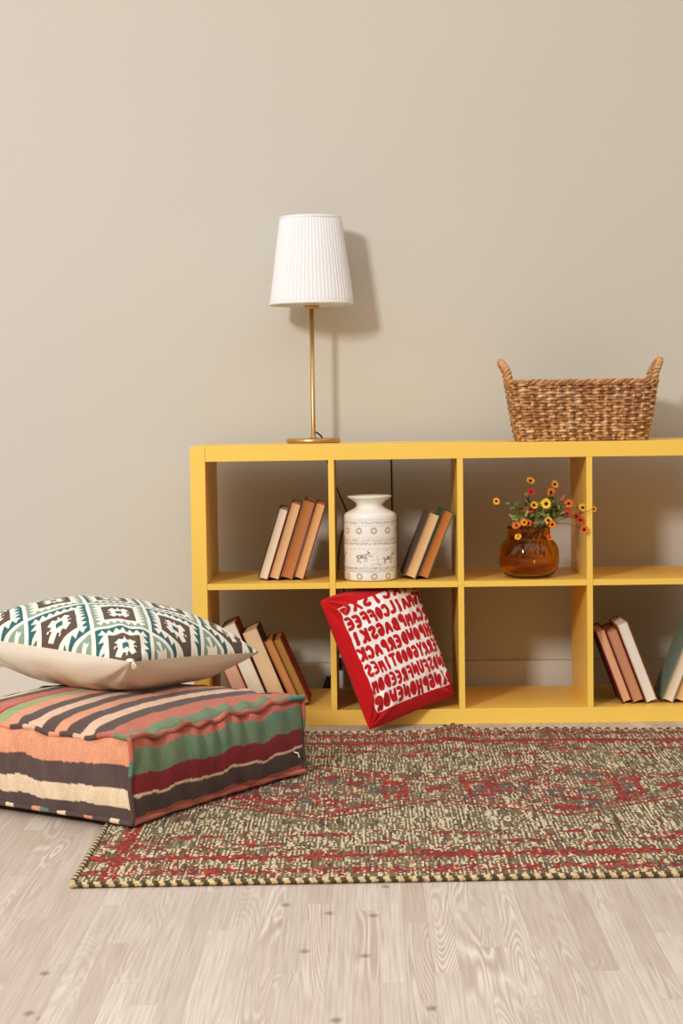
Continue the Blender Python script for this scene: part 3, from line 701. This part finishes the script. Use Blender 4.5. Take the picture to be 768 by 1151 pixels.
# ------------------------------------------------------------------ striped pouf
def pouf():
    cxp,cyp=-.108,-.801; rz=R(57.5)
    root=thing('floor_pouf','large square striped floor pouf half resting on the rug','pouf',(cxp,cyp,.010),rz)
    h=.30; zt=.180; zb=.006
    def edge_xy(x,y):
        # pinched edges, eared corners
        ax,ay=x/h,y/h
        k=.022; xx=x*(1-k*(1-ay*ay)); yy=y*(1-k*(1-ax*ax))
        e=(abs(ax)*abs(ay))**8; return xx*(1+.035*e),yy*(1+.035*e)
    exy=np.vectorize(edge_xy)
    black=LA((94,79,75)); cream=LA((222,200,170)); org=LA((211,148,118)); ter=LA((184,112,94)); grn=LA((116,134,106)); red=LA((134,46,52)); lgr=LA((150,160,116)); teal=LA((96,130,114)); rl=LA((178,60,50)); pk=LA((214,176,150))
    tops=[(.024,grn),(.046,ter),(.036,black),(.034,pk),(.036,black),(.036,org),(.036,black),(.036,pk),(.036,black),(.042,org),(.040,lgr),(.009,rl),(.05,ter),(.04,black),(.04,cream),(.2,black)]
    def bands(w,spec):
        out=np.zeros((len(w),3)); acc=0; done=np.zeros(len(w),bool)
        for wd,c in spec:
            acc+=wd; m=(~done)&(w<acc); out[m]=c; done|=m
        out[~done]=spec[-1][1]; return out
    def mottle(col,a,b,s,k=.16):
        n=fbm(a*22,b*22,s)*.6+fbm(a*140,b*35,s+9)*.6
        return col*(1+k*2*(n-.5))[:,None]
    def seamz(x,y):  # wavy height of the top seam
        return zt+.004*np.sin(x*38+y*21)+.003*np.sin(x*83-y*57)+.010*(np.abs(x/h)*np.abs(y/h))**6
    def topz(x,y):
        a=np.clip(1-np.abs(x/h)**2.6,0,1); b=np.clip(1-np.abs(y/h)**2.6,0,1); hh=(a*b)**.5
        d=np.minimum(h-np.abs(x),h-np.abs(y))
        dimp=.003*np.sin(x*95+1)*sstep(.09,.0,h-np.abs(y))*sstep(0,.02,d)+.003*np.sin(y*95)*sstep(.07,0,h-np.abs(x))*sstep(0,.02,d)
        return zt+(seamz(x,y)-zt)*sstep(.06,0,d)+.038*hh+dimp+.005*(fbm(x*9+4,y*9,2)-.45)*hh
    n=170
    X,Y=np.meshgrid(np.linspace(-h,h,n),np.linspace(-h,h,n)); X=X.ravel(); Y=Y.ravel()
    ex,ey=exy(X,Y); Z=topz(X,Y)
    wv=.004*np.sin(X*9+Y*5)+.003*np.sin(X*23+Y*11)+.002*(fbm(X*34,Y*34,6)-.45)
    col=mottle(bands(Y+h+wv,tops),X,Y,1)
    mesh_obj('top_panel',np.stack([ex,ey,Z],1),grid_faces(n,n),M['kilim'],root,col=col)
    mesh_obj('bottom_panel',np.stack([ex,ey,np.full(n*n,zb)-.004*((1-(X/h)**2)*(1-(Y/h)**2))],1),grid_faces(n,n,flip=True),M['kilim'],root,col=np.tile(black,(n*n,1)))
    left=[(.31,org),(.27,black),(.22,cream),(.5,black)]; right=[(.12,ter),(.29,grn),(.23,red),(.035,cream),(.23,black),(.3,ter)]
    nu,nv=170,60
    for fi in range(4):
        t,w=np.meshgrid(np.linspace(-h,h,nu),np.linspace(0,1,nv)); t=t.ravel(); w=w.ravel()
        if fi==0: x,y,nx,ny,spec=t,np.full_like(t,-h),0,-1,right
        elif fi==1: x,y,nx,ny,spec=np.full_like(t,-h),t,-1,0,left
        elif fi==2: x,y,nx,ny,spec=t,np.full_like(t,h),0,1,right
        else: x,y,nx,ny,spec=np.full_like(t,h),t,1,0,left
        ex,ey=exy(x,y); zt_=seamz(x,y); z=zt_*w+zb*(1-w)
        ends=np.clip(1-np.abs(t/h)**6,0,1)**.6
        bul=.024*(4*w*(1-w))**.6*ends
        pl=.0045*np.sin(t*100+2*np.sin(t*17))*sstep(.35,.95,w)*ends*sstep(1,.93,w) + .003*np.sin(t*62+1)*sstep(.5,.05,w)*sstep(0,.06,w)*ends
        bul=bul+pl+.004*(fbm(t*14,w*3,fi)-.45)*sstep(0,.1,w)*sstep(1,.9,w)*ends
        wq=(1-w)+.014*np.sin(t*30+fi)+.010*np.sin(t*71+2*fi)+.008*(fbm(t*90,w*2,fi+20)-.45)
        col=mottle(bands(wq,spec),t*1.0,w*.2,fi+3,.22)
        if fi in (0,2):
            gm=(wq>.12)&(wq<.41); tt=sstep(.45,.65,fbm(t*16,w*2.2,41))[:,None]*.6
            col=np.where(gm[:,None],col*(1-tt)+teal[None]*tt,col)
        mesh_obj('side_panel',np.stack([ex+nx*bul,ey+ny*bul,z],1),grid_faces(nu,nv,flip=(fi in (1,2))),M['kilim'],root,col=col)
    # rolled seams
    def seam(name,pts,rad,cf,flat=1.5):
        v,f=tube(pts,rad,10); c=[]
        for i in range(len(pts)): c+=[cf(i/(len(pts)-1))]*10
        mesh_obj(name,v,f,M['kilim'],root,col=np.array(c))
    N=220; tv=np.linspace(-h,h,N)
    def edge(fx,fy,bot,wav):
        out=[]
        for t in tv:
            x,y=fx(t),fy(t); ex_,ey_=edge_xy(x,y); 
            k=wav*math.sin(t*75+2*math.sin(t*13)); e=.005+k
            if abs(abs(y)-h)<1e-9 : ox,oy=0,math.copysign(e,y)
            else: ox,oy=math.copysign(e,x),0
            z=float(seamz(x,y)) if not bot else zb+.004+.004*abs(x/h*y/h)**5*0
            out.append(Vector((ex_+ox,ey_+oy,z+(k*.6 if not bot else 0))))
        return out
    def stripe_at(y): 
        return bands(np.array([y+h]),tops)[0]
    seam('piping',edge(lambda t:t,lambda t:-h,False,.0028),.0065,lambda u:ter*(.85+.2*math.sin(u*40)) if u<.93 else teal)
    seam('piping',edge(lambda t:-h,lambda t:t,False,.0018),.0058,lambda u:stripe_at(-h+2*h*u-.012)*.95)
    seam('piping',edge(lambda t:t,lambda t:h,False,.0018),.0058,lambda u:ter)
    seam('piping',edge(lambda t:h,lambda t:t,False,.0018),.0058,lambda u:stripe_at(-h+2*h*u)*.9)
    seam('piping',edge(lambda t:t,lambda t:-h,True,.002),.0062,lambda u:ter)
    bot=[black,cream,black,black,org,black,black,cream,black,teal,org,black]
    seam('piping',edge(lambda t:-h,lambda t:t,True,.001),.0058,lambda u:bot[int(u*23.9)%12])
    seam('piping',edge(lambda t:t,lambda t:h,True,.001),.0058,lambda u:black)
    seam('piping',edge(lambda t:h,lambda t:t,True,.001),.0058,lambda u:black)
    for sx,sy in ((-1,-1),(1,-1),(-1,1),(1,1)):
        ex_,ey_=edge_xy(sx*h,sy*h); zz=np.linspace(zb+.003,float(seamz(sx*h,sy*h)),40)
        pts=[Vector((ex_+sx*.002+.002*math.sin(z*60),ey_+sy*.002-.002*math.sin(z*50),z)) for z in zz]
        seam('piping',pts,.0052,lambda u:(black if u<.55 else (teal if u<.72 else ter)))
    m=MB(); m.add(*tube([Vector((.262,-.300,.066)),Vector((.272,-.325,.060)),Vector((.270,-.331,.050))],.0016,6)); m.build('thread_end',M['cotton'],root)
pouf()

# ------------------------------------------------------------------ rug
def rug():
    fl,fr,br,bl=np.array((-.069,-1.650)),np.array((2.40,-1.575)),np.array((2.40,-.146)),np.array((-.075,-.150))
    root=thing('woven_rug','olive, cream and rust woven rug with whipstitched border on the wooden floor','rug',(0,0,0))
    nx,ny=620,250
    def pos(u,v):
        P=(fl[None]*((1-u)*(1-v))[:,None]+fr[None]*(u*(1-v))[:,None]+br[None]*(u*v)[:,None]+bl[None]*((1-u)*v)[:,None])
        x,y=P[:,0],P[:,1]
        # a soft ridge running from the back edge, and gentle waves
        cxr=.70+.10*(y+.15); z=.0085+.017*np.exp(-((x-cxr)/.045)**2)*np.exp(-((y+.14)/.22)**2)+.004*np.exp(-((x-.95)/.2)**2)*np.exp(-((y+.2)/.2)**2)
        z=z+.0025*(fbm(x*5,y*5,3)-.45)
        y=y+.006*np.sin(x*9)*v**3
        return x,y,z
    u,v=np.meshgrid(np.linspace(.003,.997,nx+1),np.linspace(.005,.995,ny+1)); u=u.ravel(); v=v.ravel()
    x,y,z=pos(u,v)
    ii=np.tile(np.arange(nx+1),ny+1)
    z=z+.0012*((ii//2)%2)+.0008*hash2(ii,np.repeat(np.arange(ny+1),nx+1),3)
    x=x+(hash2(ii,np.repeat(np.arange(ny+1),nx+1),301)-.5)*.0026; y=y+(hash2(ii,np.repeat(np.arange(ny+1),nx+1),302)-.5)*.0048
    F=grid_faces(nx+1,ny+1)
    # cell colours
    ci,cj=np.meshgrid(np.arange(nx),np.arange(ny)); ci=ci.ravel(); cj=cj.ravel()
    U=(ci+.5)/nx; V=(cj+.5)/ny; xx=-.07+U*2.47; yy=V*1.495   # metres, yy from the near edge
    # woven dashes: cream and olive threads in columns with random lengths
    run=np.floor((cj+hash2(ci,0,5)*7+2*hash2(ci//4,3,8))/(6+np.floor(6*hash2(ci,1,6))))
    rnd=hash2(ci,run,11); 
    gap0=hash2(ci,(cj+np.floor(hash2(ci,0,5)*9))//2,87)
    cream_=((ci+(hash2(ci//7,np.floor(cj/20),3)>.5)+(hash2(ci//3,np.floor(cj/9),19)>.86))%2==0)
    cream_=np.where(rnd>.86,~cream_,cream_); cream_=cream_&(hash2(ci,cj,7)<.86)&(gap0>.12)
    gap=hash2(ci,(cj+np.floor(hash2(ci,0,5)*7))//(4+np.floor(3*hash2(ci,1,6))),83)
    pc=fbm(xx*7,yy*7,51)
    col=np.where(cream_[:,None],LA((200,184,152))[None],LA((110,98,72))[None])
    col=np.where(((pc>.46)&(gap<.45)&cream_)[:,None],LA((152,140,108))[None],col)
    col=np.where(((~cream_)&(rnd<.25))[:,None],LA((86,62,48))[None],col)
    # motif field
    red=np.zeros(nx*ny); gry=np.zeros(nx*ny)
    def band(c,w,p): 
        nonlocal red
        red=np.maximum(red,p*(np.abs(yy-c)<w*(.55+.9*vnoise(xx*16,xx*0+c*9,13))))
    H=1.495
    for c,w,p in ((.055,.022,.62),(.160,.015,.92),(.135,.01,.4),(.095,.018,.22),(H-.055,.022,.65),(H-.160,.022,.95),(H-.10,.02,.30),(H-.20,.010,.5)): band(c,w,p)
    # little castellations over the bands
    cas=((np.floor(xx/.024)%3)==0)
    red=np.maximum(red,.7*(cas&(np.abs(yy-.187)<.014))); red=np.maximum(red,.7*(cas&(np.abs(yy-(H-.192))<.014)))
    # chained lozenges on the centre line
    per=.53; tt=(xx-.10)/per; tri=1-np.abs(((tt)%1)*2-1)      # 0 at nodes, 1 mid
    yc=.765; off=.115+.17*tri; dy=np.abs(yy-yc)
    red=np.maximum(red,.92*(np.abs(dy-off)<.0075))
    red=np.maximum(red,.55*((np.abs(dy-off+.032)<.007)))
    inside=dy<off-.035
    blk=vnoise(np.floor(xx/.035)*3.1,np.floor((yy+.01)/.03)*3.7,71)
    kx=((tt)%1)
    core=inside&(np.abs(kx-.5)<.40)&(dy>.02)
    red=np.maximum(red,(core&(blk>.36))*(.15+.75*vnoise(xx*26,yy*55,33)))
    red=np.maximum(red,(inside&(dy<.014)&(blk>.6))*.5)
    gry=np.maximum(gry,(core&(blk<.22))*.7+ (inside&(np.abs(kx-.22)<.07)&(dy<.03))*.65+(inside&(np.abs(kx-.78)<.07)&(dy<.03))*.65)
    # fully red blocks beside the nodes with a frame
    nb=(np.abs(np.abs(kx-.5)-.32)<.055)&(dy<.085); fr_=nb&((dy>.06)|(np.abs(np.abs(np.abs(kx-.5)-.32)-.045)<.012)); red=np.maximum(red,fr_*.88)
    # small star at each node
    q=np.minimum(kx,1-kx)*per; red=np.maximum(red,.85*((((np.abs(q-dy*.6)<.010)&(dy<.04))|((dy<.008)&(q<.03)))))
    # pairs of small arrow heads in the field between lozenges and bands
    for yk,sh_ in ((.335,.0),(.262,.13),(H-.335,.05),(H-.27,.2)):
        w=((xx+sh_)%.265); g=np.abs(w-.10); g2=np.abs(w-.17)
        red=np.maximum(red,.9*(((w>.06)&(w<.115)&(np.abs(yy-yk)<(w-.06)*.32))|((w>.13)&(w<.185)&(np.abs(yy-yk)<(.185-w)*.32))))
    red=np.maximum(red,.42*(fbm(xx*10,yy*30,77)>.52)*(np.abs(yy-.76)>.40)); red=np.maximum(red,.24*(fbm(xx*11,yy*34,78)>.52))
    red=np.maximum(red,.7*((xx<.0)&(xx>-.03)))      # column along the short end
    wear=fbm(xx*11,yy*16,90); prob=red*np.clip(1.35-wear*.9,0,1)
    rr=hash2(ci//2+.0,np.floor(cj/1.0),23)*.55+hash2(ci,run,29)*.45
    isr=(rr<prob*1.0)&(red>0)
    rc=np.where((hash2(ci//3,cj//2,41)>.62)[:,None],LA((166,54,32))[None],LA((134,40,32))[None])
    rc=np.where((hash2(ci,cj,43)>.85)[:,None],LA((96,40,40))[None],rc)
    col=np.where(isr[:,None],rc,col)
    isg=(hash2(ci//2,cj,47)<gry)&~isr
    col=np.where(isg[:,None],LA((88,86,84))[None],col)
    col=col*(.86+.26*hash2(ci,cj,61))[:,None]
    mesh_obj('woven_field',np.stack([x,y,z],1),F,M['rug'],root,ccol=np.repeat(col,4,axis=0),smooth=False)
    # whipstitched edge cord
    pts=[];L=[]
    def run_edge(a,b,n):
        for k in range(n):
            t=k/n; uu=np.array([a[0]+(b[0]-a[0])*t]); vv=np.array([a[1]+(b[1]-a[1])*t]); X,Y,Z=pos(uu,vv); pts.append(Vector((float(X[0]),float(Y[0]),max(.0062,float(Z[0])-.002))))
    run_edge((0,0),(1,0),1500); run_edge((1,0),(1,1),700); run_edge((1,1),(0,1),1500); run_edge((0,1),(0,0),900)
    acc=0; lens=[0]
    for a,b in zip(pts[:-1],pts[1:]): acc+=(b-a).length; lens.append(acc)
    def rd(t): return .0054+.0004*math.sin(lens[min(len(lens)-1,int(t*(len(lens)-1)))]*2*PI/.0125)
    v,f=tube(pts,rd,10,closed=True); c=[]
    for i,l in enumerate(lens):
        jit=.004*math.sin(l*37)
        for k in range(10):
            s_=((l+jit*.5+k*.0004)/.023)%1
            cc=LA((204,180,140)) if s_<.5 else LA((88,80,54))
            c.append(cc*(.8+.3*float(vnoise(np.array(l*300),np.array(0.),5))))
    mesh_obj('edge_binding',v,f,M['rug'],root,col=np.array(c))
rug()

# ------------------------------------------------------------------ light
def area(name,loc,target,size,sizey,power,color):
    l=bpy.data.lights.new(name,'AREA'); l.shape='RECTANGLE'; l.size=size; l.size_y=sizey; l.energy=power; l.color=color
    o=bpy.data.objects.new(name,l); COL.objects.link(o); o.location=loc
    o.rotation_euler=(Vector(target)-Vector(loc)).to_track_quat('-Z','Y').to_euler(); return o
area('window_light',(-1.95,-5.2,2.95),(.6,.2,.8),.60,.75,186,(1.0,.985,.97))
area('fill_light',(-3.0,-1.6,1.9),(.4,.3,.6),1.6,1.6,5,(1.0,.97,.93))
w=bpy.data.worlds.new('world'); SC.world=w; w.use_nodes=True
bg=w.node_tree.nodes['Background']; nt=w.node_tree
tc=nt.nodes.new('ShaderNodeTexCoord'); sp_=nt.nodes.new('ShaderNodeSeparateXYZ'); nt.links.new(tc.outputs['Generated'],sp_.inputs[0])
rp=nt.nodes.new('ShaderNodeValToRGB'); nt.links.new(sp_.outputs[2],rp.inputs[0])
rp.color_ramp.elements[0].position=.02; rp.color_ramp.elements[0].color=(.50,.275,.095,1)
rp.color_ramp.elements[1].position=.62; rp.color_ramp.elements[1].color=(1.06,1.06,1.06,1); e_=rp.color_ramp.elements.new(.30); e_.color=(.50,.41,.32,1)
nt.links.new(rp.outputs[0],bg.inputs[0]); bg.inputs[1].default_value=.97

# ------------------------------------------------------------------ camera
cam=bpy.data.cameras.new('camera'); co=bpy.data.objects.new('camera',cam); COL.objects.link(co)
cam.sensor_fit='HORIZONTAL'; cam.sensor_width=36; cam.lens=2017.885/768*36; cam.clip_start=.05
co.location=(.481045,-4.882181,.873523)
yaw,pit,roll=.0143391897,.0587093709,-.0139506676
Mx=Matrix.Rotation(yaw,4,'Z')@Matrix.Rotation(PI/2-pit,4,'X')@Matrix.Rotation(roll,4,'Z')
co.rotation_euler=Mx.to_euler()
SC.camera=co
SC.view_settings.view_transform='Standard'; SC.view_settings.look='None'; SC.view_settings.exposure=.07; SC.view_settings.gamma=1
SC.view_settings.use_curve_mapping=True; cmap=SC.view_settings.curve_mapping; cv_=cmap.curves[3]
for p_ in ((.07,.056),(.20,.180),(.50,.50)): cv_.points.new(*p_)
cmap.update()
SC.cycles.use_denoising=True; SC.cycles.max_bounces=10; SC.cycles.transmission_bounces=8; SC.cycles.caustics_refractive=True
